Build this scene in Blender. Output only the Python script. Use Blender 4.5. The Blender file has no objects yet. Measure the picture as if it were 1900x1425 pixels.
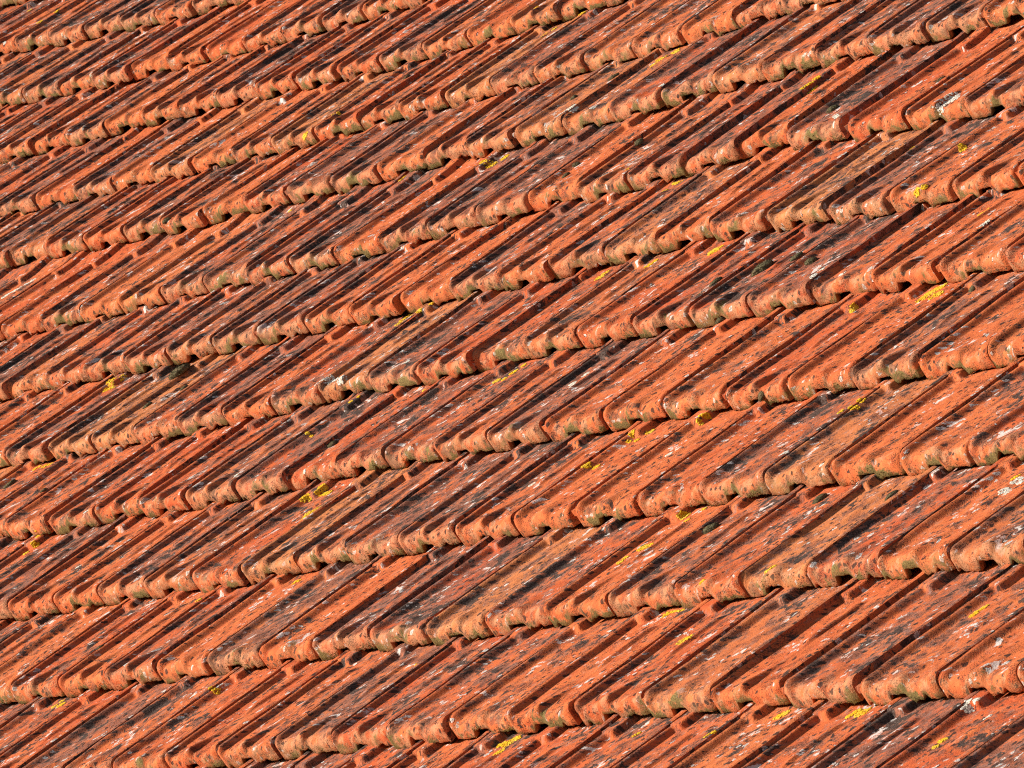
import bpy, bmesh, math, random
import numpy as np
from mathutils import Vector, Matrix

# ------------------------------------------------------------------ frame of the roof
W = 0.20                      # cover width of a tile (m)
RA = 1.66255                  # cover length / cover width
L = W * RA                    # cover length (m)
PITCH = math.radians(40.96)   # roof pitch
EAVE_Z = 5.0
E_U = Vector((1, 0, 0))
E_V = Vector((0, math.cos(PITCH), math.sin(PITCH)))
E_N = Vector((0, -math.sin(PITCH), math.cos(PITCH)))
O = Vector((0, 0, EAVE_Z))
M3 = Matrix((E_U, E_V, E_N)).transposed()

scene = bpy.context.scene
col = scene.collection

# ------------------------------------------------------------------ camera
CAM_R = [[0.5210269235844409, 0.6445642246697388, -0.5595247136418834],
         [-0.10561545148412577, -0.601810044274341, -0.7916249408768775],
         [-0.8469807089349422, 0.4715523628256081, -0.24548329435146599]]
CAM_P = [46.69562994523849, -24.667175115218253, 16.130442189503906]
FOCAL = 12500.0 / 1900.0
cam_data = bpy.data.cameras.new("camera")
cam_data.sensor_width = 36.0
cam_data.lens = 36.0 * FOCAL
cam_data.clip_start = 0.1
cam_data.clip_end = 5000.0
cam = bpy.data.objects.new("camera", cam_data)
col.objects.link(cam)
right = M3 @ Vector(CAM_R[0])
down = M3 @ Vector(CAM_R[1])
fwd = M3 @ Vector(CAM_R[2])
cam.matrix_world = Matrix.Translation(O + M3 @ (Vector(CAM_P) * W)) @ Matrix((right, -down, -fwd)).transposed().to_4x4()
cam_data.dof.use_dof = True
cam_data.dof.focus_distance = 12.4
cam_data.dof.aperture_fstop = 60.0
scene.camera = cam

# ------------------------------------------------------------------ sky and sun
SUN_ELEV = math.radians(12.0)
SUN_AZ = math.radians(35.0)          # swing from straight-on-the-slope towards the left gable
sun_dir = Vector((-math.cos(SUN_ELEV) * math.sin(SUN_AZ), -math.cos(SUN_ELEV) * math.cos(SUN_AZ), math.sin(SUN_ELEV)))
world = bpy.data.worlds.new("World")
scene.world = world
world.use_nodes = True
wn = world.node_tree
wn.nodes.clear()
sky = wn.nodes.new("ShaderNodeTexSky")
sky.sky_type = 'NISHITA'
sky.sun_disc = False
sky.sun_elevation = SUN_ELEV
sky.sun_rotation = math.atan2(sun_dir.x, sun_dir.y)
bg = wn.nodes.new("ShaderNodeBackground")
bg.inputs["Strength"].default_value = 0.08
wo = wn.nodes.new("ShaderNodeOutputWorld")
wn.links.new(sky.outputs[0], bg.inputs[0])
wn.links.new(bg.outputs[0], wo.inputs[0])
sun_data = bpy.data.lights.new("sun", 'SUN')
sun_data.energy = 5.0
sun_data.angle = math.radians(0.5)
sun_data.color = (1.0, 0.93, 0.82)
sun = bpy.data.objects.new("sun", sun_data)
col.objects.link(sun)
sun.rotation_euler = (-sun_dir).to_track_quat('-Z', 'Y').to_euler()
sun.location = (-8, -14, 20)
scene.view_settings.view_transform = 'Standard'
scene.view_settings.look = 'None'
scene.view_settings.exposure = 0.80
scene.view_settings.gamma = 1.0
scene.view_settings.use_curve_mapping = False

scene.cycles.max_bounces = 3
scene.cycles.diffuse_bounces = 3
scene.cycles.glossy_bounces = 1
scene.cycles.filter_width = 1.1
scene.cycles.use_adaptive_sampling = True
scene.cycles.adaptive_threshold = 0.01
scene.cycles.use_denoising = False
random.seed(7)
RNG = np.random.default_rng(11)

# ------------------------------------------------------------------ uneven old roof: sag and the drift of each course
SAG = [0.13983990386839912, -0.0035114103261024952, 0.015135985876473102, -0.4627574898388679,
       -0.33245966157263307, -0.052063319802423146, -0.0010570329885074437]

def sag(u, v):
    U = min(max((u + 15) / 20, -1.3), 1.25)
    V = min(max((v - 5) / 6, -1.15), 1.3)
    t = (U * U, U * V, V * V, U ** 3, U * U * V, U * V * V, V ** 3)
    return sum(a * b for a, b in zip(SAG, t))

JOINTS = {
 0: [(-5.0, 0.02, 0.009), (-4.0, 0.03, 0.015), (-3.0, -0.06, 0.022), (-2.0, -0.02, 0.007), (-1.0, -0.02, 0.022), (0.0, -0.05, 0.013), (1.0, -0.01, 0.035), (2.0, 0.01, 0.021), (3.0, -0.07, 0.03), (4.0, 0.09, -0.02), (5.0, 0.11, -0.016)],
 1: [(-6.5, 0.05, -0.021), (-5.5, 0.0, 0.002), (-4.5, 0.11, -0.029), (-3.5, 0.1, -0.028), (-2.5, 0.04, -0.011), (-1.5, 0.08, -0.01), (-0.5, 0.02, 0.013), (0.5, -0.02, 0.018), (1.5, -0.07, 0.035), (2.5, -0.12, 0.065), (3.5, -0.15, 0.056)],
 2: [(-11.0, -0.02, -0.03), (-10.0, 0.07, -0.072), (-8.0, -0.06, -0.023), (-5.0, 0.0, -0.027), (-4.0, 0.02, -0.04), (-3.0, 0.12, -0.041), (-2.0, 0.02, -0.016), (0.0, -0.01, 0.004), (1.0, -0.01, 0.02), (2.0, -0.05, 0.013)],
 3: [(-17.5, -0.18, 0.048), (-16.5, -0.05, -0.011), (-15.5, -0.03, -0.013), (-14.5, -0.07, 0.014), (-13.5, 0.04, -0.029), (-11.5, 0.06, -0.046), (-10.5, -0.06, 0.02), (-6.5, -0.05, -0.024), (-5.5, 0.04, -0.043), (-4.5, 0.0, -0.022), (-3.5, 0.04, -0.029), (-2.5, 0.1, -0.048), (-1.5, 0.06, -0.039)],
 4: [(-20.0, -0.11, 0.03), (-19.0, 0.02, -0.01), (-18.0, 0.09, -0.032), (-17.0, 0.04, -0.034), (-13.0, -0.04, -0.006), (-12.0, -0.1, 0.056), (-11.0, -0.01, -0.022), (-10.0, 0.05, -0.022), (-9.0, -0.08, 0.044), (-5.0, -0.0, -0.013), (-4.0, -0.0, -0.026), (-3.0, -0.08, 0.018), (-2.0, 0.1, -0.04), (-1.0, 0.09, -0.033)],
 5: [(-22.5, 0.02, -0.016), (-21.5, -0.09, 0.044), (-20.5, -0.14, 0.031), (-19.5, -0.15, 0.03), (-18.5, -0.12, 0.002), (-14.5, -0.06, 0.017), (-13.5, 0.01, -0.026), (-12.5, -0.05, 0.023), (-11.5, -0.06, 0.023), (-10.5, -0.05, -0.025), (-9.5, -0.11, 0.032), (-8.5, -0.14, 0.028), (-7.5, -0.24, 0.069), (-4.5, 0.14, -0.091), (-3.5, 0.14, -0.104)],
 6: [(-25.0, 0.2, -0.088), (-24.0, 0.13, -0.068), (-23.0, 0.1, -0.056), (-21.0, 0.03, -0.058), (-20.0, 0.06, -0.055), (-19.0, 0.02, -0.047), (-18.0, 0.02, -0.048), (-17.0, 0.08, -0.078), (-16.0, -0.01, -0.063), (-12.0, -0.1, 0.035), (-11.0, 0.07, -0.062), (-10.0, -0.06, -0.014), (-8.0, -0.3, 0.085), (-7.0, -0.03, -0.032), (-6.0, 0.14, -0.086), (-5.0, 0.05, -0.09)],
 7: [(-27.5, 0.01, 0.081), (-26.5, -0.1, 0.121), (-25.5, -0.06, 0.105), (-24.5, 0.0, 0.082), (-23.5, -0.11, 0.087), (-22.5, 0.0, 0.049), (-21.5, -0.16, 0.104), (-20.5, -0.01, 0.076), (-19.5, -0.03, 0.066), (-18.5, 0.1, 0.051), (-17.5, 0.04, 0.076), (-16.5, -0.07, 0.091), (-15.5, 0.03, 0.055), (-14.5, 0.1, 0.038), (-13.5, -0.01, 0.068), (-12.5, -0.04, 0.054), (-11.5, -0.07, 0.108), (-10.5, -0.08, 0.08), (-9.5, -0.15, 0.092), (-8.5, -0.15, 0.094), (-7.5, -0.16, 0.066)],
 8: [(-30.0, 0.13, -0.027), (-29.0, 0.16, -0.046), (-28.0, 0.1, -0.013), (-27.0, 0.15, -0.026), (-26.0, 0.05, 0.0), (-25.0, 0.15, -0.022), (-23.0, 0.09, -0.012), (-22.0, 0.15, -0.025), (-21.0, 0.15, -0.016), (-20.0, 0.01, 0.002), (-19.0, 0.12, -0.006), (-18.0, 0.11, -0.002), (-17.0, 0.14, -0.027), (-16.0, 0.14, -0.032), (-15.0, 0.11, -0.018), (-14.0, 0.13, -0.032), (-13.0, 0.11, -0.018), (-12.0, 0.01, 0.016)],
 9: [(-31.5, 0.11, -0.022), (-30.5, -0.02, 0.009), (-29.5, 0.04, 0.006), (-28.5, -0.04, 0.042), (-27.5, -0.1, 0.034), (-26.5, -0.13, 0.046), (-25.5, -0.19, 0.056), (-24.5, -0.08, 0.024), (-22.5, 0.11, -0.059), (-21.5, 0.09, -0.048), (-18.5, 0.13, -0.068), (-17.5, 0.01, -0.012)],
 10: [(-34.0, 0.06, -0.022), (-33.0, 0.01, -0.017), (-32.0, -0.09, -0.004), (-31.0, 0.06, -0.058), (-30.0, -0.12, 0.005), (-29.0, 0.0, -0.028), (-28.0, 0.03, -0.034), (-27.0, -0.04, -0.031), (-26.0, -0.04, -0.037), (-25.0, 0.01, -0.04)],
 11: [(-36.5, -0.06, 0.008), (-35.5, -0.13, 0.014), (-34.5, -0.06, -0.018), (-33.5, -0.09, -0.007), (-31.5, -0.01, -0.068), (-30.5, -0.09, -0.031)],
}
YELLOW = [(-15.88, 7.003, 45), (-32.73, 11.105, 30), (-36.58, 11.484, 32), (-38.16, 11.837, 20), (-10.84, 2.93, 34), (-19.14, 3.945, 34), (-19.35, 3.958, 20), (-16.88, 2.938, 36), (-19.8, 4.912, 36), (-21.7, 6.008, 16), (-13.05, 4.974, 24), (-13.44, 4.911, 30), (-9.29, 3.897, 26), (-9.16, 3.925, 26), (-10.86, 3.909, 14), (-12.3, 3.945, 14), (-19.03, 9.054, 22), (-18.43, 8.903, 34), (-14.05, 7.904, 40), (-14.24, 7.915, 20), (-17.9, 8.963, 20), (-10.2, 5.927, 36), (-11.11, 6.08, 14), (-9.58, 4.919, 30), (-8.69, 4.97, 24), (-7.58, 4.937, 36), (-1.99, 3.916, 44), (-2.09, 3.897, 26), (-2.59, 4.667, 24), (-3.84, 4.923, 22), (-5.75, 5.317, 12), (-9.23, 6.871, 36), (-5.4, 5.65, 24), (-5.47, 5.61, 16), (-4.58, 5.443, 20), (-4.24, 5.463, 20), (-3.17, 3.888, 18), (-1.03, 2.663, 22), (-0.98, 2.72, 18), (-3.78, 2.918, 18), (-4.74, 2.877, 24), (-4.87, 2.836, 18), (-4.89, 2.538, 24), (-3.76, 2.926, 14), (-2.2, 1.941, 26), (-2.02, 1.954, 16), (-2.16, 1.616, 30), (-2.23, 1.515, 22), (-0.56, 0.981, 28), (0.35, 0.656, 40), (0.88, 1.049, 28), (-0.08, 1.056, 16), (1.0, -0.106, 18), (3.04, -0.009, 32), (4.31, 0.637, 24), (4.26, 0.698, 18), (3.99, -0.045, 38), (-1.08, -0.044, 50), (-4.09, 0.719, 18), (-11.58, 0.93, 30), (-7.96, 0.765, 18), (-10.56, 1.779, 18), (-10.72, 2.908, 30), (-12.32, 3.56, 14), (-10.27, 2.596, 36), (-8.96, 1.921, 16), (-17.85, 6.979, 22), (-19.11, 6.432, 20), (-20.51, 7.019, 12), (-13.37, 4.926, 22), (-21.82, 8.215, 14), (-22.12, 7.972, 24), (2.74, 1.838, 20), (5.71, -0.382, 26), (2.45, -0.248, 14)]
WHITE = [(-5.33, 6.01, 46), (-7.58, 6.119, 26), (-7.28, 6.013, 20), (-4.06, 4.111, 30), (-3.78, 4.121, 22), (-11.55, 6.066, 26), (-14.49, 7.165, 44), (-13.97, 7.169, 26), (-12.55, 7.161, 22), (-36.67, 11.11, 20), (-36.14, 11.11, 20), (-35.65, 11.121, 20), (-35.16, 11.13, 24), (-36.94, 11.072, 18), (-34.86, 10.112, 26), (-13.0, 4.117, 40), (-12.62, 4.061, 36), (-11.56, 4.14, 34), (-12.23, 4.179, 18), (-21.13, 8.172, 28), (-18.96, 8.138, 24), (-2.04, 4.392, 44), (-7.21, 3.598, 40), (-3.56, 2.572, 26), (-5.71, 2.529, 22), (-26.43, 6.716, 50), (-26.31, 6.792, 30), (2.86, 1.745, 40), (-0.26, 2.048, 24), (-1.09, 2.232, 20), (-17.86, 7.478, 18), (-21.1, 7.041, 14), (-19.63, 7.747, 16), (-11.08, 3.037, 14), (-12.83, 3.152, 16), (-15.9, 3.069, 24), (-16.81, 3.158, 18), (-14.64, 2.468, 20), (-11.06, 3.173, 16), (2.78, 0.663, 16), (5.59, -0.077, 30), (5.95, -0.211, 18)]
MOSS = [(-17.96, 4.809, 58), (-17.01, 4.476, 20), (-17.71, 4.4, 20), (-17.92, 3.597, 17), (-17.72, 3.429, 15), (-19.44, 3.746, 26), (-5.73, 4.48, 44), (-6.09, 4.303, 25), (-6.23, 4.231, 21), (-5.23, 4.257, 14), (-4.82, 4.431, 30), (-5.03, 4.446, 22), (-13.0, 6.455, 20), (-12.86, 6.297, 18), (-15.18, 7.513, 22), (-14.5, 7.601, 26), (-11.9, 6.532, 22), (-6.07, 6.333, 30), (-7.95, 6.33, 28), (1.32, 1.747, 24), (-0.08, 1.9, 26), (-1.38, 1.722, 30), (-1.31, 3.848, 16), (-21.96, 8.593, 15), (-20.92, 8.544, 19), (-11.38, 3.359, 26), (-11.47, 1.35, 18), (-5.53, 3.984, 26), (-2.85, 2.961, 22), (-23.46, 7.11, 20)]
CLEAN = [(-31, 10), (-30, 9), (-29, 8), (-27, 8), (-17, 6), (-14, 5), (-6, 3), (-3, 3), (-5, 2), (0, 2), (-1, 2), (-8, 1), (-14, 8), (-7, 6), (5, 0), (-31, 10), (-29, 10), (-7, 6), (-26, 6), (-25, 6), (-23, 7), (-25, 8), (-1, 3), (-5, 1)]
OCHRE = [(-5, 1), (-16, 7), (-13, 4), (-26, 8), (-23, 8), (-19, 8), (-1, 2), (-19, 4), (-18, 4), (-10, 2), (0, 1), (-7, 5)]
MOSS_LABELS = [
 "largest brown-green moss cushion, left part of the roof under a shadowed tile lip",
 "small dark moss tuft just below the largest cushion at left",
 "small dark moss tuft down-left of the largest cushion, in a tile trough",
 "round dark moss cushion near the left edge, upper of two small ones",
 "small round moss cushion near the left edge, lower of two small ones",
 "flat dark moss patch touching the left edge of the picture",
 "big domed moss cushion on a rib in the right half, just above mid height",
 "elongated moss cushion left of the big domed one, behind a tile lip",
 "moss cushion at a tile lip, leftmost of the row left of the big dome",
 "tiny moss tuft right below the big domed cushion, beside a tile rim",
 "dark moss cushion right of the big dome, right one of a touching pair",
 "dark moss cushion right of the big dome, left one of a touching pair",
 "flat oval moss cushion in a trough above centre, upper of two",
 "flat oval moss cushion in a tile hollow above centre, lower of two",
 "flat grey-green moss cushion in the upper middle, left of a longer one",
 "long dark moss cushion in an upper middle trough beside pale crusted tile",
 "oval moss cushion alone in a trough, upper middle, right of centre",
 "pointed dark moss cushion in a trough near the top right corner",
 "dark moss cushion in a tile hollow at upper right, beside white lichen dots",
 "round moss cushion on a tile joint at lower right, casting a small shadow",
 "flat oval moss cushion in a trough at lower right, nearer the middle",
 "round dark moss cushion below a tile lip, lower right of centre",
 "small oval moss tuft beside a yellow lichen patch at the right edge",
 "small round moss tuft on a tile rim, upper middle left, left of two",
 "flat moss cushion on a tile rim, upper middle left, right of two",
 "flat dark moss cushion behind a tile rim, left of centre",
 "small dark moss tuft in a trough at lower left",
 "pale grey-flecked moss lump wedged under a tile lip, right of centre",
 "dark moss lump on a rib end under a notched tile, right of centre",
 "moss lump hanging on a tile lip in the upper left",
]

def joint_shift(u, v):
    """drift of the joint nearest to u in course v (in tile widths, in tile lengths)"""
    rows = JOINTS.get(v)
    if not rows:
        vv = min(max(v, 0), 11)
        rows = JOINTS[vv]
        k = 0.3
    else:
        k = 1.0
    us = [r[0] for r in rows]
    if u < us[0] - 2 or u > us[-1] + 2:
        k *= 0.4
    return k * float(np.interp(u, us, [r[1] for r in rows])), k * float(np.interp(u, us, [r[2] for r in rows]))

def roof_point(u, v, h=0.0):
    """roof coordinates (tile widths, courses, metres proud) to the world"""
    return O + M3 @ Vector((u * W, v * L, sag(u, v) * W + h))

def pixel_of(p):
    q = p - cam.matrix_world.translation
    z = q.dot(fwd)
    return 950 + 12500 * q.dot(right) / z, 712.5 + 12500 * q.dot(down) / z

# ------------------------------------------------------------------ node helpers
class G:
    flat = False
    def __init__(self, name):
        self.mat = bpy.data.materials.new(name)
        self.mat.use_nodes = True
        self.t = self.mat.node_tree
        self.t.nodes.clear()
    def n(self, kind, **kw):
        nd = self.t.nodes.new(kind)
        for k, v in kw.items():
            setattr(nd, k, v)
        return nd
    def put(self, sock, val):
        if val is None:
            return
        if isinstance(val, bpy.types.NodeSocket):
            self.t.links.new(val, sock)
        else:
            if isinstance(val, (tuple, list)) and len(val) == 3 and sock.type == 'RGBA':
                val = (*val, 1.0)
            sock.default_value = val
    def math(self, op, a, b=None, c=None, clamp=False):
        nd = self.n("ShaderNodeMath", operation=op, use_clamp=clamp)
        self.put(nd.inputs[0], a)
        self.put(nd.inputs[1], b)
        if c is not None:
            self.put(nd.inputs[2], c)
        return nd.outputs[0]
    def mul(self, a, b): return self.math('MULTIPLY', a, b)
    def add(self, a, b): return self.math('ADD', a, b)
    def sub(self, a, b): return self.math('SUBTRACT', a, b)
    def step(self, x, lo, hi, to0=0.0, to1=1.0):
        nd = self.n("ShaderNodeMapRange", interpolation_type='SMOOTHSTEP')
        self.put(nd.inputs[0], x)
        self.put(nd.inputs[1], lo); self.put(nd.inputs[2], hi)
        self.put(nd.inputs[3], to0); self.put(nd.inputs[4], to1)
        return nd.outputs[0]
    def noise(self, vec, scale, detail=2.0, rough=0.5, w=None, distortion=0.0):
        nd = self.n("ShaderNodeTexNoise", noise_dimensions='2D' if self.flat else '3D')
        self.put(nd.inputs["Vector"], vec)
        nd.inputs["Scale"].default_value = scale
        nd.inputs["Detail"].default_value = detail
        nd.inputs["Roughness"].default_value = rough
        nd.inputs["Distortion"].default_value = distortion
        return nd.outputs["Fac"], nd.outputs["Color"]
    def voronoi(self, vec, scale):
        nd = self.n("ShaderNodeTexVoronoi", voronoi_dimensions='2D')
        self.put(nd.inputs["Vector"], vec)
        nd.inputs["Scale"].default_value = scale
        return nd.outputs["Distance"], nd.outputs["Color"]
    def sep(self, v):
        nd = self.n("ShaderNodeSeparateXYZ")
        self.put(nd.inputs[0], v)
        return nd.outputs
    def vmad(self, v, scale, off=(0, 0, 0)):
        nd = self.n("ShaderNodeVectorMath", operation='MULTIPLY_ADD')
        self.put(nd.inputs[0], v)
        self.put(nd.inputs[1], scale); self.put(nd.inputs[2], off)
        return nd.outputs[0]
    def vadd(self, a, b):
        nd = self.n("ShaderNodeVectorMath", operation='ADD')
        self.put(nd.inputs[0], a); self.put(nd.inputs[1], b)
        return nd.outputs[0]
    def mix(self, f, a, b):
        nd = self.n("ShaderNodeMix", data_type='RGBA')
        self.put(nd.inputs[0], f); self.put(nd.inputs[6], a); self.put(nd.inputs[7], b)
        return nd.outputs[2]
    def prop(self, name, obj=True):
        nd = self.n("ShaderNodeAttribute", attribute_type='OBJECT' if obj else 'GEOMETRY', attribute_name=name)
        return nd.outputs["Fac"]
    def finish(self, color, rough, normal=None, spec=0.3, sheen=0.0):
        b = self.n("ShaderNodeBsdfPrincipled")
        self.put(b.inputs["Base Color"], color)
        self.put(b.inputs["Roughness"], rough)
        b.inputs["Specular IOR Level"].default_value = spec
        if normal is not None:
            self.put(b.inputs["Normal"], normal)
        o = self.n("ShaderNodeOutputMaterial")
        self.t.links.new(b.outputs[0], o.inputs[0])
        return self.mat
    def bump(self, height, strength, dist, normal=None):
        nd = self.n("ShaderNodeBump")
        nd.inputs["Strength"].default_value = strength
        nd.inputs["Distance"].default_value = dist
        self.put(nd.inputs["Height"], height)
        if normal is not None:
            self.put(nd.inputs["Normal"], normal)
        return nd.outputs[0]

def clay_material(name, per_object):
    """weathered clay: tone, soot, lichen, moss at the lower edge; colour and fine relief only"""
    g = G(name)
    uvn = g.n("ShaderNodeUVMap", uv_map="local")
    loc = g.sep(uvn.outputs[0])                      # x across the tile (m), y along its skin from the lower edge (m)
    seed = g.prop("seed", per_object)                # 0..1 for each tile
    clean = g.prop("clean", per_object)              # 0 weathered .. 1 nearly clean orange
    ochre = g.prop("ochre", per_object)
    g.flat = True
    sv = g.n("ShaderNodeCombineXYZ")                 # every tile reads its own patch of the patterns
    g.put(sv.inputs[0], g.math('MULTIPLY_ADD', seed, 91.7, loc[0]))
    g.put(sv.inputs[1], g.math('MULTIPLY_ADD', seed, 53.9, loc[1]))
    pos = sv.outputs[0]

    # ---- clay body
    n1, _ = g.noise(pos, 9.0, 2.0, 0.55)
    n2, _ = g.noise(pos, 55.0, 3.0, 0.65)
    n3, _ = g.noise(pos, 340.0, 2.0, 0.7)
    f1, _ = g.noise(pos, 24.0, 4.0, 0.68)
    f2, _ = g.noise(pos, 41.0, 3.0, 0.72)
    body = g.mix(seed, (0.50, 0.098, 0.036), (0.57, 0.155, 0.056))
    body = g.mix(g.step(n1, 0.38, 0.68), body, (0.58, 0.155, 0.056))
    body = g.mix(g.mul(g.step(n2, 0.42, 0.70), 0.6), body, (0.42, 0.080, 0.036))
    body = g.mix(g.mul(ochre, 0.5), body, (0.47, 0.225, 0.092))
    body = g.mix(g.mul(g.step(f2, 0.56, 0.70), 0.38), body, (0.60, 0.255, 0.145))

    # ---- streaks down the slope and a mauve-brown film, mostly on the flats
    stv = g.n("ShaderNodeCombineXYZ")
    g.put(stv.inputs[0], g.math('MULTIPLY_ADD', seed, 777.0, g.mul(loc[0], 130.0))); g.put(stv.inputs[1], g.mul(loc[1], 60.0))
    s1, _ = g.noise(stv.outputs[0], 1.0, 3.0, 0.65)
    film = g.add(g.add(g.mul(f1, 0.52), g.mul(n1, 0.26)), g.mul(s1, 0.22))
    back = g.step(loc[1], 0.022, 0.075)              # the rolled lower edge is washed cleaner
    lo = g.math('MULTIPLY_ADD', clean, CLEAN_K, FILM_LO)
    film_m = g.mul(g.step(film, lo, g.add(lo, 0.13)), g.math('MULTIPLY_ADD', back, 0.52, 0.40))
    colr = g.mix(g.mul(film_m, 0.94), body, g.mix(n1, (0.215, 0.078, 0.056), (0.285, 0.135, 0.096)))
    grey = g.mul(g.step(f2, 0.50, 0.60), g.step(s1, 0.42, 0.60))
    colr = g.mix(g.mul(g.mul(grey, back), g.math('MULTIPLY_ADD', clean, -0.60, 0.75)), colr, (0.225, 0.150, 0.135))

    # ---- buff, limy bloom on the exposed lower lip of the older tiles
    lip = g.mul(g.step(loc[1], 0.062, 0.030), g.step(g.add(f2, g.mul(clean, -0.22)), 0.34, 0.52))
    colr = g.mix(g.mul(lip, 0.62), colr, g.mix(f1, (0.50, 0.185, 0.085), (0.58, 0.330, 0.200)))

    # ---- pitted, sooty grain
    speck = g.step(g.add(n3, g.mul(g.sub(f1, 0.5), 0.75)), 0.555, 0.66)
    colr = g.mix(g.mul(speck, 0.82), colr, (0.060, 0.026, 0.018))

    grain = g.mul(g.step(n3, 0.52, 0.34), g.math('MULTIPLY_ADD', clean, -0.18, 0.46))
    colr = g.mix(grain, colr, (0.135, 0.045, 0.030))

    # ---- black crustose lichen: ragged blotches, clustered
    wv = g.n("ShaderNodeCombineXYZ")
    g.put(wv.inputs[0], g.mul(g.sub(n3, 0.5), 0.010)); g.put(wv.inputs[1], g.mul(g.sub(n2, 0.5), 0.014))
    pw = g.vadd(pos, wv.outputs[0])
    b1, _ = g.noise(pw, 46.0, 3.0, 0.6)
    bsum = g.add(b1, g.mul(g.sub(n1, 0.5), 0.85))
    t0 = g.math('MULTIPLY_ADD', clean, 0.12, BLACK_LO)
    bm = g.step(bsum, t0, g.add(t0, 0.022))
    bm = g.mul(bm, g.math('MULTIPLY_ADD', back, 0.50, 0.45))
    blk = g.mix(g.step(n3, 0.38, 0.66), (0.030, 0.021, 0.018), (0.105, 0.080, 0.072))
    colr = g.mix(bm, colr, blk)
    # round dark dots
    vd, vc = g.voronoi(pw, 68.0)
    vcs = g.sep(vc)
    dot = g.mul(g.step(vd, g.mul(vcs[0], 0.42), g.math('MULTIPLY_ADD', vcs[0], 0.42, -0.06)), g.step(vcs[1], 0.52, 0.54))
    colr = g.mix(g.mul(dot, 0.9), colr, (0.045, 0.029, 0.026))

    # ---- pale crustose lichen: grey-white rosettes in loose clusters
    vd2, vc2 = g.voronoi(pw, 76.0)
    c2 = g.sep(vc2)
    cl, _ = g.noise(pos, 15.0, 2.0, 0.6)
    keep = g.step(g.add(c2[1], g.mul(g.sub(cl, 0.5), 2.6)), 0.95, 0.97)
    rad = g.math('MULTIPLY_ADD', g.mul(c2[0], c2[0]), 0.44, 0.09)
    ros = g.mul(g.step(vd2, rad, g.sub(rad, 0.05)), keep)
    pale = g.mix(g.step(n3, 0.38, 0.58), (0.28, 0.25, 0.24), (0.68, 0.64, 0.61))
    pale = g.mix(g.mul(g.step(c2[2], 0.5, 0.9), 0.8), pale, (0.55, 0.29, 0.235))
    core = g.step(g.math('DIVIDE', vd2, rad), 0.62, 0.30)
    pale = g.mix(g.mul(core, 0.6), pale, (0.20, 0.165, 0.155))
    colr = g.mix(g.mul(ros, 0.94), colr, pale)
    # chalky flecks drawn out down the slope
    fl = g.step(g.sub(g.mul(g.sub(cl, 0.5), 1.2), b1), -0.165, -0.14)
    colr = g.mix(g.mul(g.mul(fl, 0.85), g.math('MULTIPLY_ADD', back, 0.8, 0.2)), colr, (0.60, 0.52, 0.49))

    # ---- olive algae and moss film on the damp lower edge
    edge = g.step(g.add(loc[1], g.add(g.mul(g.sub(n2, 0.5), -0.055), g.mul(g.sub(cl, 0.5), -0.085))), 0.016, 0.001)
    edge = g.mul(edge, g.step(n1, 0.40, 0.56))
    alg = g.mix(g.step(n3, 0.36, 0.62), (0.036, 0.034, 0.010), (0.175, 0.150, 0.052))
    colr = g.mix(g.mul(edge, g.step(g.add(n3, g.mul(edge, 0.30)), 0.46, 0.62)), colr, alg)
    ed2 = g.step(g.add(loc[1], g.add(g.mul(g.sub(cl, 0.5), -0.09), g.mul(g.sub(f2, 0.5), -0.05))), 0.034, 0.006)
    colr = g.mix(g.mul(ed2, 0.30), colr, (0.27, 0.165, 0.085))

    # ---- fine relief
    nm = g.bump(n3, 0.65, 0.0017)
    d = g.n("ShaderNodeBsdfDiffuse")                 # dry, matt clay
    d.inputs["Roughness"].default_value = 0.0
    g.put(d.inputs["Color"], colr); g.put(d.inputs["Normal"], nm)
    o = g.n("ShaderNodeOutputMaterial")
    g.t.links.new(d.outputs[0], o.inputs[0])
    return g.mat

FILM_LO, CLEAN_K, BLACK_LO = 0.385, 0.20, 0.605
CLAY = clay_material("weathered_clay", True)
CLAY_FAR = clay_material("weathered_clay_field", False)

def simple_material(name, c1, c2, scale, rough=0.95, dist=0.002, c3=None):
    g = G(name)
    geo = g.n("ShaderNodeNewGeometry")
    a, _ = g.noise(geo.outputs["Position"], scale, 4.0, 0.65)
    b, _ = g.noise(geo.outputs["Position"], scale * 0.17, 2.0, 0.5)
    c = g.mix(g.step(a, 0.36, 0.64), c1, c2)
    if c3:
        c = g.mix(g.step(b, 0.45, 0.65), c, c3)
    return g.finish(c, rough, g.bump(a, 0.6, dist), spec=0.15)

MOSS_M = simple_material("moss", (0.050, 0.042, 0.022), (0.160, 0.135, 0.068), 520.0, c3=(0.130, 0.090, 0.048))
MOSS_F = simple_material("moss_fringe", (0.055, 0.052, 0.016), (0.20, 0.175, 0.062), 300.0, c3=(0.16, 0.115, 0.05))
YEL_M = simple_material("yellow_lichen", (0.52, 0.27, 0.010), (0.76, 0.48, 0.022), 260.0, c3=(0.62, 0.42, 0.045))
WHI_M = simple_material("pale_lichen", (0.34, 0.31, 0.27), (0.74, 0.70, 0.63), 330.0, c3=(0.60, 0.56, 0.46))
WOOD_M = simple_material("roof_boards", (0.05, 0.032, 0.02), (0.085, 0.055, 0.035), 24.0)
SOIL_M = simple_material("meadow", (0.035, 0.05, 0.018), (0.07, 0.085, 0.03), 2.0, c3=(0.06, 0.07, 0.025))

# ------------------------------------------------------------------ interlocking tile
def ss(a, b, x):
    t = np.clip((x - a) / (b - a), 0, 1)
    return t * t * (3 - 2 * t)

LT = L + 0.110                # full length with the head lap
HB = 0.040                    # how far the lower edge stands proud of the course below

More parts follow.
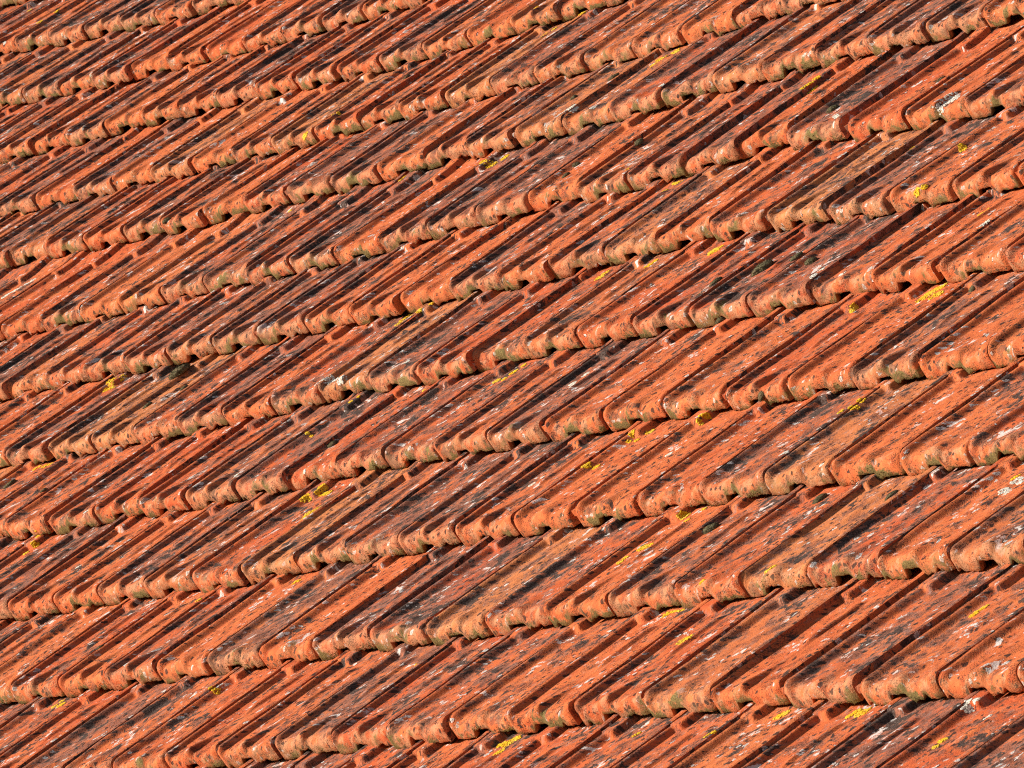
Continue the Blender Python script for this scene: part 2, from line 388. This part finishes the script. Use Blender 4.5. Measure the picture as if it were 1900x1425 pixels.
S_COLS = np.unique(np.round(np.concatenate([
    [0, .006, .014, .019, .024, .029, .034, .040, .047], np.linspace(.05, .135, 8), np.linspace(.15, .24, 7),
    np.linspace(.26, .44, 8), np.linspace(.455, .64, 15), np.linspace(.66, .78, 5), np.linspace(.80, .955, 11), [.97, .982, .992, 1.0]]), 4))

def smooth_noise(rng, n):
    c = rng.normal(size=(4, n))
    return c

class TileShape:
    def __init__(self, kind, seed):
        r = np.random.default_rng(seed)
        self.kind = kind
        sharp = kind == 'angular'
        self.rim_h = r.uniform(.0098, .0116)
        self.rim_e = (.048, .100) if sharp else (.046, .125)
        self.sh_h = r.uniform(.0104, .0124)
        self.sh_e = (.85, .945) if sharp else (.79, .95)
        self.ab = r.uniform(.0125, .0145) if sharp else r.uniform(.0075, .0095)
        self.al = r.uniform(.070, .085) if sharp else r.uniform(.045, .060)
        self.ridge_w = .045 if sharp else .10
        self.ridge_s = .50 + r.uniform(-.012, .012)
        self.at = r.uniform(.0045, .006) if sharp else r.uniform(.002, .0035)
        self.top_w = .03 if sharp else .09
        self.block_w = r.uniform(.195, .225) if sharp else r.uniform(.165, .195)
        self.block_y = r.uniform(.875, .90)
        self.roll = r.uniform(.014, .018) if sharp else r.uniform(.018, .023)
        self.notch = (r.uniform(.33, .36), r.uniform(.585, .62))
        self.notch_h = r.uniform(.0150, .0185)
        self.ph = r.uniform(0, 6.28, 8)
        self.twist = r.uniform(-.0012, .0012)
        self.chips = []
        for _ in range(r.integers(0, 4)):
            self.chips.append((r.uniform(.03, .97), r.uniform(.008, .035), r.uniform(.002, .009)))
        self.corner = r.uniform(.008, .024) if r.random() < .35 else r.uniform(.0005, .003)
        self.low = r.uniform(.0045, .0060)

    def prof(self, s, y):
        t = y / L
        rim = self.rim_h * (1 - ss(self.rim_e[0], self.rim_e[1], s))
        rim = rim - .0030 * np.exp(-((s - .024) / .0055) ** 2) - .0022 * (1 - ss(0, .018, s))
        by = self.block_y
        blk = (self.rim_h + .0022) * (1 - ss(self.block_w - .035, self.block_w + .012, s)) * ss(by, by + .030, t)
        rim = np.maximum(rim, blk)
        sh = self.sh_h * ss(self.sh_e[0], self.sh_e[1], s) - .0012 * ss(.975, 1.0, s)
        r0, rw = self.ridge_s, self.ridge_w
        low = self.ab * np.exp(-(np.maximum(y, 0) / self.al) ** 1.7) * ss(.22, r0, s) * (1 - ss(r0, r0 + rw, s))
        top = self.at * ss(.40, .50, t) * (1 - ss(.80, .865, t)) * ss(r0 - .14, r0, s) * (1 - ss(r0, r0 + self.top_w, s))
        dish = -.0022 * np.exp(-((s - .66) / .09) ** 2) * np.exp(-(y / .05) ** 2)
        mid = .0026 * ss(.18, .75, s)
        p = self.ph
        wob = .0007 * np.sin(9 * s + p[0]) * np.sin(11 * t + p[1]) + .0005 * np.sin(17 * s + p[2] + 5 * t) + self.twist * (s - .5) * 2 * (1 - t)
        return rim + sh + low + top + dish + mid + wob

    def top(self, s, y):
        return HB * (1 - np.minimum(y / L, 1.03)) + self.prof(s, y)

    def bottom(self, s):
        a, b = self.notch
        z = self.low + self.notch_h * ss(a - .006, a + .006, s) * (1 - ss(b - .05, b, s))
        z = z + .0006 * np.sin(31 * s + self.ph[3]) + .0005 * np.sin(67 * s + self.ph[4]) + .0005 * np.sin(173 * s + self.ph[7]) * np.sin(41 * s)
        z = z + .0060 * ss(.60, .70, s)
        for c, w_, h in self.chips:
            z = z + h * np.exp(-((s - c) / w_) ** 4)
        return z

    def front(self, s):
        p = self.ph
        y = .0008 * np.sin(13 * s + p[5]) + .0006 * np.sin(37 * s + p[6])
        y = y + .0028 * np.clip(1 - s / .05, 0, 1) ** 2 + self.corner * np.clip((s - .95) / .05, 0, 1) ** 2
        return y

def tile_arrays(shape):
    s = S_COLS
    n = len(s)
    zt0 = shape.top(s, np.zeros(n))
    zb = shape.bottom(s)
    fy = shape.front(s)
    R = np.minimum(shape.roll, (zt0 - zb) * .72)
    rows = []
    acc = []
    # inner face of the apron, underside, front face
    rows.append((fy + .013, zt0 - .010, np.zeros(n) - .020))
    rows.append((fy + .012, zb + .0012, np.zeros(n) - .010))
    rows.append((fy + .0012, zb, np.zeros(n) - .001))
    rows.append((fy + .0002, zb + .0010, np.zeros(n)))
    for k in (.5,):
        z = zb + (zt0 - R - zb) * k
        rows.append((fy, z, z - zb))
    base = zt0 - R - zb
    for i in range(0, 8):
        a = math.pi / 2 * i / 7
        y = R * (1 - math.cos(a))
        z = shape.top(s, y) - R * (1 - math.sin(a))
        rows.append((fy * (1 - i / 7 * .6) + y, z, base + R * a))
    arc_end = base + R * math.pi / 2
    ys = np.concatenate([np.linspace(.024, .10, 14), np.linspace(.108, .82 * L, 18), np.linspace(.835 * L, .92 * L, 12), np.linspace(.94 * L, LT, 8)])
    for y in ys:
        rows.append((np.full(n, y), shape.top(s, np.full(n, y)), arc_end + (y - R)))
    m = len(rows)
    X = np.tile(s * W, (m, 1))
    Y = np.array([r[0] for r in rows]); Z = np.array([r[1] for r in rows]); A = np.array([r[2] for r in rows])
    verts = np.stack([X, Y, Z], -1).reshape(-1, 3)
    ym = np.full(n, .55 * L)
    zm = shape.top(s, ym)
    arc = np.concatenate([[0], np.cumsum(np.hypot(np.diff(s * W), np.diff(zm)))])   # length across the skin
    uvs = np.stack([np.tile(arc, (m, 1)), A], -1).reshape(-1, 2)
    idx = np.arange(m * n).reshape(m, n)
    faces = np.stack([idx[:-1, :-1], idx[:-1, 1:], idx[1:, 1:], idx[1:, :-1]], -1).reshape(-1, 4).tolist()
    verts = verts.tolist(); uvs = uvs.tolist()
    flat = []
    # the two side faces, with edges of their own
    for colm, flip in ((0, True), (n - 1, False)):
        base_i = len(verts)
        loop = []
        for r in range(2, m):
            v = verts[r * n + colm]
            verts.append([v[0], v[1], v[2]]); uvs.append([v[0] + .3 - v[2], v[1] + .03]); loop.append(len(verts) - 1)
        x = s[colm] * W
        verts.append([x, LT, -.012]); uvs.append([x + .312, LT + .03]); loop.append(len(verts) - 1)
        verts.append([x, .014, zb[colm] + .001]); uvs.append([x + .3 - zb[colm], .044]); loop.append(len(verts) - 1)
        if flip:
            loop.reverse()
        # fan of quads between the skin and the lower line keeps the face clean
        flat.append(loop)
    # interlocking flange below the neighbour's shoulder
    b = len(verts)
    fz = shape.rim_h - .010
    for x0 in (-.011, .0005):
        for y0, zz in ((.006, HB + fz - .012), (.006, HB + fz), (LT, fz - .002), (LT, -.012)):
            verts.append([x0, y0, zz]); uvs.append([x0 + .5 - zz, y0 + .05])
    flat += [[b + 0, b + 1, b + 5, b + 4], [b + 1, b + 2, b + 6, b + 5], [b + 0, b + 3, b + 2, b + 1]]
    return verts, faces, flat, uvs

def tile_mesh(name, shape):
    verts, faces, flat, uvs = tile_arrays(shape)
    me = bpy.data.meshes.new(name)
    me.from_pydata(verts, [], faces + flat)
    ns = len(faces)
    me.polygons.foreach_set("use_smooth", [i < ns for i in range(len(me.polygons))])
    uv = me.uv_layers.new(name="local")
    li = np.zeros(len(me.loops), dtype=np.int32)
    me.loops.foreach_get("vertex_index", li)
    uv.data.foreach_set("uv", np.array(uvs, dtype=np.float32)[li].ravel())
    me.materials.append(CLAY)
    me.update()
    return me

KINDS = {'smooth': [], 'angular': []}
SHAPES = {}
for i in range(7):
    for kind in KINDS:
        sh = TileShape(kind, 100 + i * 7 + (0 if kind == 'smooth' else 50))
        me = tile_mesh(kind + "_clay_tile", sh)
        SHAPES[me.name] = sh
        KINDS[kind].append(me)

# ------------------------------------------------------------------ ground and roof
def tag(o, label=None, cat=None, group=None, kind=None):
    if label: o["label"] = label
    if cat: o["category"] = cat
    if group: o["group"] = group
    if kind: o["kind"] = kind
    return o

def link(name, me, parent=None):
    o = bpy.data.objects.new(name, me)
    col.objects.link(o)
    if parent:
        o.parent = parent
    return o

gm = bpy.data.meshes.new("ground")
gm.from_pydata([(-1500, -1500, 0), (1500, -1500, 0), (1500, 1500, 0), (-1500, 1500, 0)], [], [(0, 1, 2, 3)])
gm.materials.append(SOIL_M)
tag(link("ground", gm), kind="structure")

U0, U1, V0, V1 = -48, 16, -4, 15
roof = bpy.data.objects.new("tiled_roof", None)
col.objects.link(roof)
roof.location = O
tag(roof, "weathered pitched roof of orange-red interlocking clay tiles filling the whole picture", "roof")

# boards below the tiles follow the sag of the roof
bu = np.linspace(U0 - .5, U1 + 1.5, 34); bv = np.linspace(V0, V1 + 1.2, 14)
bvts = []
for h in (-.035, -.075):
    for v in bv:
        for u in bu:
            bvts.append(tuple(roof_point(u, v, h) - O))
nu, nv = len(bu), len(bv)
bf = []
for layer in (0, 1):
    o_ = layer * nu * nv
    for j in range(nv - 1):
        for i in range(nu - 1):
            q = (o_ + j * nu + i, o_ + j * nu + i + 1, o_ + (j + 1) * nu + i + 1, o_ + (j + 1) * nu + i)
            bf.append(q if layer == 0 else q[::-1])
bm_ = bpy.data.meshes.new("roof_boarding")
bm_.from_pydata(bvts, [], bf)
bm_.materials.append(WOOD_M)
link("roof_boarding", bm_, roof)

# ------------------------------------------------------------------ lay the tiles
def tile_frame(k, v):
    """place of tile k of course v: world matrix"""
    off = 0.5 * (v % 2)
    ul = k + off
    a = joint_shift(ul, v); b = joint_shift(ul + 1, v)
    du = .5 * (a[0] + b[0]); dv = .5 * (a[1] + b[1])
    skew = max(-.05, min(.05, (b[1] - a[1]) * L / W * .8))
    r = random.Random((k * 733 + v * 9176) & 0xffffff)
    u = ul + du + r.uniform(-.012, .012)
    vv = v + dv + r.uniform(-.008, .008)
    # local slope of the sagging roof
    e = .5
    nu_ = (sag(u + e, v + .5) - sag(u - e, v + .5)) / (2 * e)
    nv_ = (sag(u, v + .5 + e) - sag(u, v + .5 - e)) / (2 * e * RA)
    ex = Vector((1, 0, nu_)).normalized()
    ey = Vector((0, 1, nv_)); ey = (ey - ex * ey.dot(ex)).normalized()
    ez = ex.cross(ey)
    rot = Matrix.Rotation(skew + r.uniform(-.006, .006), 3, 'Z') @ Matrix.Rotation(r.uniform(-.007, .009), 3, 'Y') @ Matrix.Rotation(r.uniform(-.004, .006), 3, 'X')
    B = M3 @ Matrix((ex, ey, ez)).transposed() @ rot
    p = roof_point(u, vv, -.004 + r.uniform(-.0008, .0022))
    return Matrix.Translation(p) @ B.to_4x4(), (u, vv)

def in_view(k, v):
    off = .5 * (v % 2)
    hit = False
    for du in (-.1, .5, 1.1):
        for dv in (-.1, .5, 1.0):
            for h in (0, .04):
                x, y = pixel_of(roof_point(k + off + du, v + dv, h))
                if -6 < x < 1906 and -6 < y < 1431:
                    return True
    return False

def tile_traits(k, v):
    r = random.Random((k * 9973 + v * 31337) & 0xffffff)
    right_side = k + 2.2 * v > 0.5
    p_smooth = .72 if k > -6 else (.42 if k + 1.2 * v > -9 else .28)
    kind = 'smooth' if r.random() < p_smooth else 'angular'
    clean = min(1.0, max(0.0, r.gauss(.30 if k < -4 else .50, .28)))
    ochre = max(0.0, r.gauss(-.05, .28))
    if (k, v) in CLEAN:
        clean = r.uniform(.9, 1.0); ochre = r.uniform(0, .1); kind = 'smooth'
    if (k, v) in OCHRE:
        ochre = r.uniform(.75, 1.0); clean = .4
    return kind, clean, min(ochre, 1.0), r.random(), r.randrange(7)

tiles = []
rest = []
for v in range(V0, V1):
    for k in range(U0, U1):
        if in_view(k, v):
            tiles.append((k, v))
        else:
            rest.append((k, v))
print("tiles in view", len(tiles), "beyond", len(rest))
tile_objs = []
for k, v in tiles:
    kind, clean, ochre, seed, vi = tile_traits(k, v)
    me = KINDS[kind][vi]
    o = link("roof_tile", me, roof)
    mw, uvp = tile_frame(k, v)
    o.matrix_local = Matrix.Translation(-O) @ mw
    o["seed"] = seed; o["clean"] = clean; o["ochre"] = ochre
    tile_objs.append((o, mw, me.name, k, v))

# the courses beyond the picture, one part
FAR = {}
for key, sh in (('smooth', TileShape('smooth', 5)), ('angular', TileShape('angular', 6))):
    vs, fs, fl, uv_ = tile_arrays(sh)
    FAR[key] = (np.array(vs), np.array(fs), fl, np.array(uv_))
# thin the far grid: keep every second column and row of the skin
def thin(shape):
    s_full = S_COLS
    keep = [0, 3, 8, 12, 15, 19, 22, 27, 30, 34, 38, 42, 47, 52, 56, len(s_full) - 1]
    keep = sorted(set(min(i, len(s_full) - 1) for i in keep))
    return keep
def far_tile(shape):
    n = len(S_COLS)
    vs, fs, fl, uv_ = tile_arrays(shape)
    keep = thin(shape)
    m = (max(max(f) for f in fs) + 1) // n
    rows = [1, 2, 4, 6, 8, 10, 12, 16, 20, 26, 34, 42, 50, 56, m - 1]
    rows = sorted(set(min(r, m - 1) for r in rows))
    V_ = []; T_ = []
    for r in rows:
        for c in keep:
            V_.append(vs[r * n + c]); T_.append(uv_[r * n + c])
    nk = len(keep)
    F_ = [(j * nk + i, j * nk + i + 1, (j + 1) * nk + i + 1, (j + 1) * nk + i) for j in range(len(rows) - 1) for i in range(nk - 1)]
    return np.array(V_), np.array(F_), np.array(T_)
FARS = {k_: far_tile(TileShape(k_, 5)) for k_ in KINDS}
AV, AF, AT, AS, AC, AO = [], [], [], [], [], []
cnt = 0
for k, v in rest:
    kind, clean, ochre, seed, vi = tile_traits(k, v)
    V_, F_, T_ = FARS[kind]
    mw, _ = tile_frame(k, v)
    m4 = np.array(Matrix.Translation(-O) @ mw)
    AV.append(V_ @ m4[:3, :3].T + m4[:3, 3]); AF.append(F_ + cnt); AT.append(T_)
    AS.append(np.full(len(V_), seed)); AC.append(np.full(len(V_), clean)); AO.append(np.full(len(V_), ochre))
    cnt += len(V_)
me = bpy.data.meshes.new("tile_field")
AV = np.concatenate(AV); AF = np.concatenate(AF); AT = np.concatenate(AT)
me.vertices.add(len(AV)); me.vertices.foreach_set("co", AV.astype(np.float32).ravel())
me.loops.add(len(AF) * 4); me.loops.foreach_set("vertex_index", AF.astype(np.int32).ravel())
me.polygons.add(len(AF)); me.polygons.foreach_set("loop_start", np.arange(0, len(AF) * 4, 4, dtype=np.int32))
me.polygons.foreach_set("use_smooth", np.ones(len(AF), dtype=bool))
me.update(calc_edges=True)
uv = me.uv_layers.new(name="local"); uv.data.foreach_set("uv", AT[AF.ravel()].astype(np.float32).ravel())
for nm, arr in (("seed", AS), ("clean", AC), ("ochre", AO)):
    at = me.attributes.new(nm, 'FLOAT', 'POINT'); at.data.foreach_set("value", np.concatenate(arr).astype(np.float32))
me.materials.append(CLAY_FAR)
tag(link("tile_field", me, roof), kind="stuff")
bpy.context.view_layer.update()
dg = bpy.context.evaluated_depsgraph_get()

def drop(u, v):
    """surface of the tiles below roof coordinates u, v (no drift added)"""
    p = roof_point(u, v, .30)
    hit, loc_, nor, fi, ob, _m = scene.ray_cast(dg, p, -E_N, distance=.6)
    return (loc_, nor) if hit else (None, None)

# ------------------------------------------------------------------ growth on the tiles
def soup(name, mat, pieces):
    """pieces: (verts, faces) lists joined into one mesh"""
    V_, F_ = [], []
    for vs, fs in pieces:
        b = len(V_)
        V_ += vs
        F_ += [tuple(b + i for i in f) for f in fs]
    me = bpy.data.meshes.new(name)
    me.from_pydata(V_, [], F_)
    me.materials.append(mat)
    return link(name, me)

def lobe(p, nrm, r, h, rg, sides=6):
    """one scale of a lichen crust: an uneven low dome standing on the tile"""
    t = nrm.orthogonal().normalized(); b = nrm.cross(t)
    a0 = rg.uniform(0, 6.28)
    vs = []
    for ring, (rr, hh) in enumerate(((1.0, -.0004), (.72, h * .75))):
        for i in range(sides):
            a = a0 + 6.283 * i / sides
            k = rr * r * rg.uniform(.72, 1.25)
            vs.append(tuple(p + t * (k * math.cos(a)) + b * (k * math.sin(a)) + nrm * (hh if ring == 0 else hh * rg.uniform(.7, 1.3))))
    vs.append(tuple(p + nrm * h * rg.uniform(.8, 1.2)))
    fs = []
    for i in range(sides):
        j = (i + 1) % sides
        fs.append((i, j, sides + j, sides + i))
        fs.append((sides + i, sides + j, 2 * sides))
    return vs, fs

def crust(spots, rg, size, height, dens, wide=False):
    out = []
    for u, v, px in spots:
        rad = px / 2 / 1130.0 * (1.9 if wide else 1.5)              # pixels to metres on the roof
        n = int(dens * (px / 24.0) ** 1.8) + 15
        c0, _n = drop(u, v)
        if c0 is None:
            continue
        h0 = (c0 - O).dot(E_N)
        nb = max(2, int(px / 9))
        blobs = [(rg.gauss(0, rad * .42), rg.gauss(0, rad * .62), rad * rg.uniform(.22, .5)) for _ in range(nb)]
        for _ in range(n):
            bx, by, br = rg.choice(blobs)
            a = rg.uniform(0, 6.283); q = br * math.sqrt(rg.random())
            x = bx + q * math.cos(a); y = by + q * math.sin(a)
            p, nr = drop(u + x / W, v + y / L)
            if p is None or abs((p - O).dot(E_N) - h0) > .011:
                continue
            s_ = rg.uniform(*size)
            out.append(lobe(p, nr, s_, s_ * rg.uniform(*height), rg))
    return out

rg = random.Random(3)
o = soup("yellow_lichen", YEL_M, crust(YELLOW, rg, (.0010, .0030), (.35, .75), 150, True))
tag(o, "golden yellow crust lichen in small patches scattered over the orange tiles", "lichen", kind="stuff")
o = soup("pale_lichen", WHI_M, crust(WHITE, rg, (.0012, .0032), (.15, .40), 80))
tag(o, "chalky white crust lichen in patches on tile edges and pans", "lichen", kind="stuff")

# mossy fringe along the lower edges of the tiles
pieces = []
rg = random.Random(8)
for o, mw, mname, k, v in tile_objs:
    sh = SHAPES[mname]
    amount = max(0.0, rg.gauss(.35, .5))
    c1, c2 = rg.uniform(.1, .4), rg.uniform(.6, .95)
    cnt = int(170 * amount)
    if not cnt:
        continue
    sl = []
    for _ in range(cnt):
        if rg.random() < .72:
            sl.append(min(.985, max(.02, rg.gauss(c1 if rg.random() < .5 else c2, .09))))
        else:
            sl.append(rg.uniform(.03, .97))
    sa = np.array(sl)
    ZB = sh.bottom(sa); ZT = sh.top(sa, np.zeros(cnt)); FY = sh.front(sa)
    m33 = mw.to_3x3()
    for s_, zb, zt, fy in zip(sl, ZB.tolist(), ZT.tolist(), FY.tolist()):
        z = zb + abs(rg.gauss(0, .0075))
        Rr = min(sh.roll, (zt - zb) * .72)
        y = fy
        nr = Vector((0, -1, .15))
        if z > zt - Rr:
            q = min(.95, (z - (zt - Rr)) / Rr)
            y += Rr * (1 - math.sqrt(1 - q * q)); nr = Vector((0, -math.sqrt(1 - q * q), q))
        p = mw @ Vector((s_ * W, y, z)); nr = (m33 @ nr).normalized()
        t = nr.orthogonal().normalized(); b = nr.cross(t)
        r_ = rg.uniform(.0005, .0012); hh = rg.uniform(.0008, .0028)
        a0 = rg.uniform(0, 6.28)
        base = [tuple(p + (t * math.cos(a0 + i * 2.094) + b * math.sin(a0 + i * 2.094)) * r_ - nr * .0006) for i in range(3)]
        tip = p + nr * hh + (t * rg.uniform(-1, 1) + b * rg.uniform(-1, 1)) * .0009
        pieces.append((base + [tuple(tip)], [(0, 1, 3), (1, 2, 3), (2, 0, 3)]))
o = soup("moss_fringe", MOSS_F, pieces)
tag(o, "olive green moss fuzz along the lower lips of the tiles", "moss", kind="stuff")

# moss cushions, one by one
def cushion(u, v, px, label, rg):
    p, nr = drop(u, v)
    if p is None:
        return
    rad = px / 2 / 1130.0 * 1.05
    bm = bmesh.new()
    bmesh.ops.create_icosphere(bm, subdivisions=4, radius=1.0)
    ph = [rg.uniform(0, 6.28) for _ in range(9)]
    el = rg.uniform(.85, 1.5)
    for vt in bm.verts:
        c = vt.co
        k = 1 + .10 * math.sin(3.1 * c.x + ph[0]) * math.sin(2.7 * c.y + ph[1]) + .07 * math.sin(7 * c.x + ph[2]) * math.sin(6 * c.y + ph[3] + 3 * c.z) + rg.uniform(-.055, .055)
        vt.co = Vector((c.x * k * rad * .9, c.y * k * rad * el, max(c.z, -.35) * k * rad * .48))
    mf = [f for f in bm.faces]
    # short leaf tips over the dome
    tips = rg.sample(list(bm.verts), min(420, len(bm.verts)))
    tips = [(vt.co.copy(), Vector((vt.co.x, vt.co.y, vt.co.z * 2)).normalized()) for vt in tips if vt.co.z > -.1 * rad]
    for c, d in tips:
        t = d.orthogonal().normalized(); b = d.cross(t)
        w_ = rad * .045
        vv = [bm.verts.new(c + (t * math.cos(i * 2.094) + b * math.sin(i * 2.094)) * w_ - d * w_) for i in range(3)]
        tp = bm.verts.new(c + d * rad * rg.uniform(.06, .16) + (t * rg.uniform(-1, 1) + b * rg.uniform(-1, 1)) * rad * .05)
        for i in range(3):
            bm.faces.new((vv[i], vv[(i + 1) % 3], tp))
    for f in mf:
        f.smooth = True
    me = bpy.data.meshes.new("moss_cushion")
    bm.to_mesh(me); bm.free()
    me.materials.append(MOSS_M)
    o = link("moss_cushion", me)
    up = (nr + E_N).normalized()
    xa = (E_U - up * E_U.dot(up)).normalized()
    o.matrix_world = Matrix.Translation(p + up * rad * .08) @ Matrix((xa, up.cross(xa), up)).transposed().to_4x4()
    tag(o, label, "moss", "moss cushions on the tiles")

rg = random.Random(21)
for (u, v, px), lab in zip(MOSS, MOSS_LABELS):
    cushion(u, v, px, lab, rg)
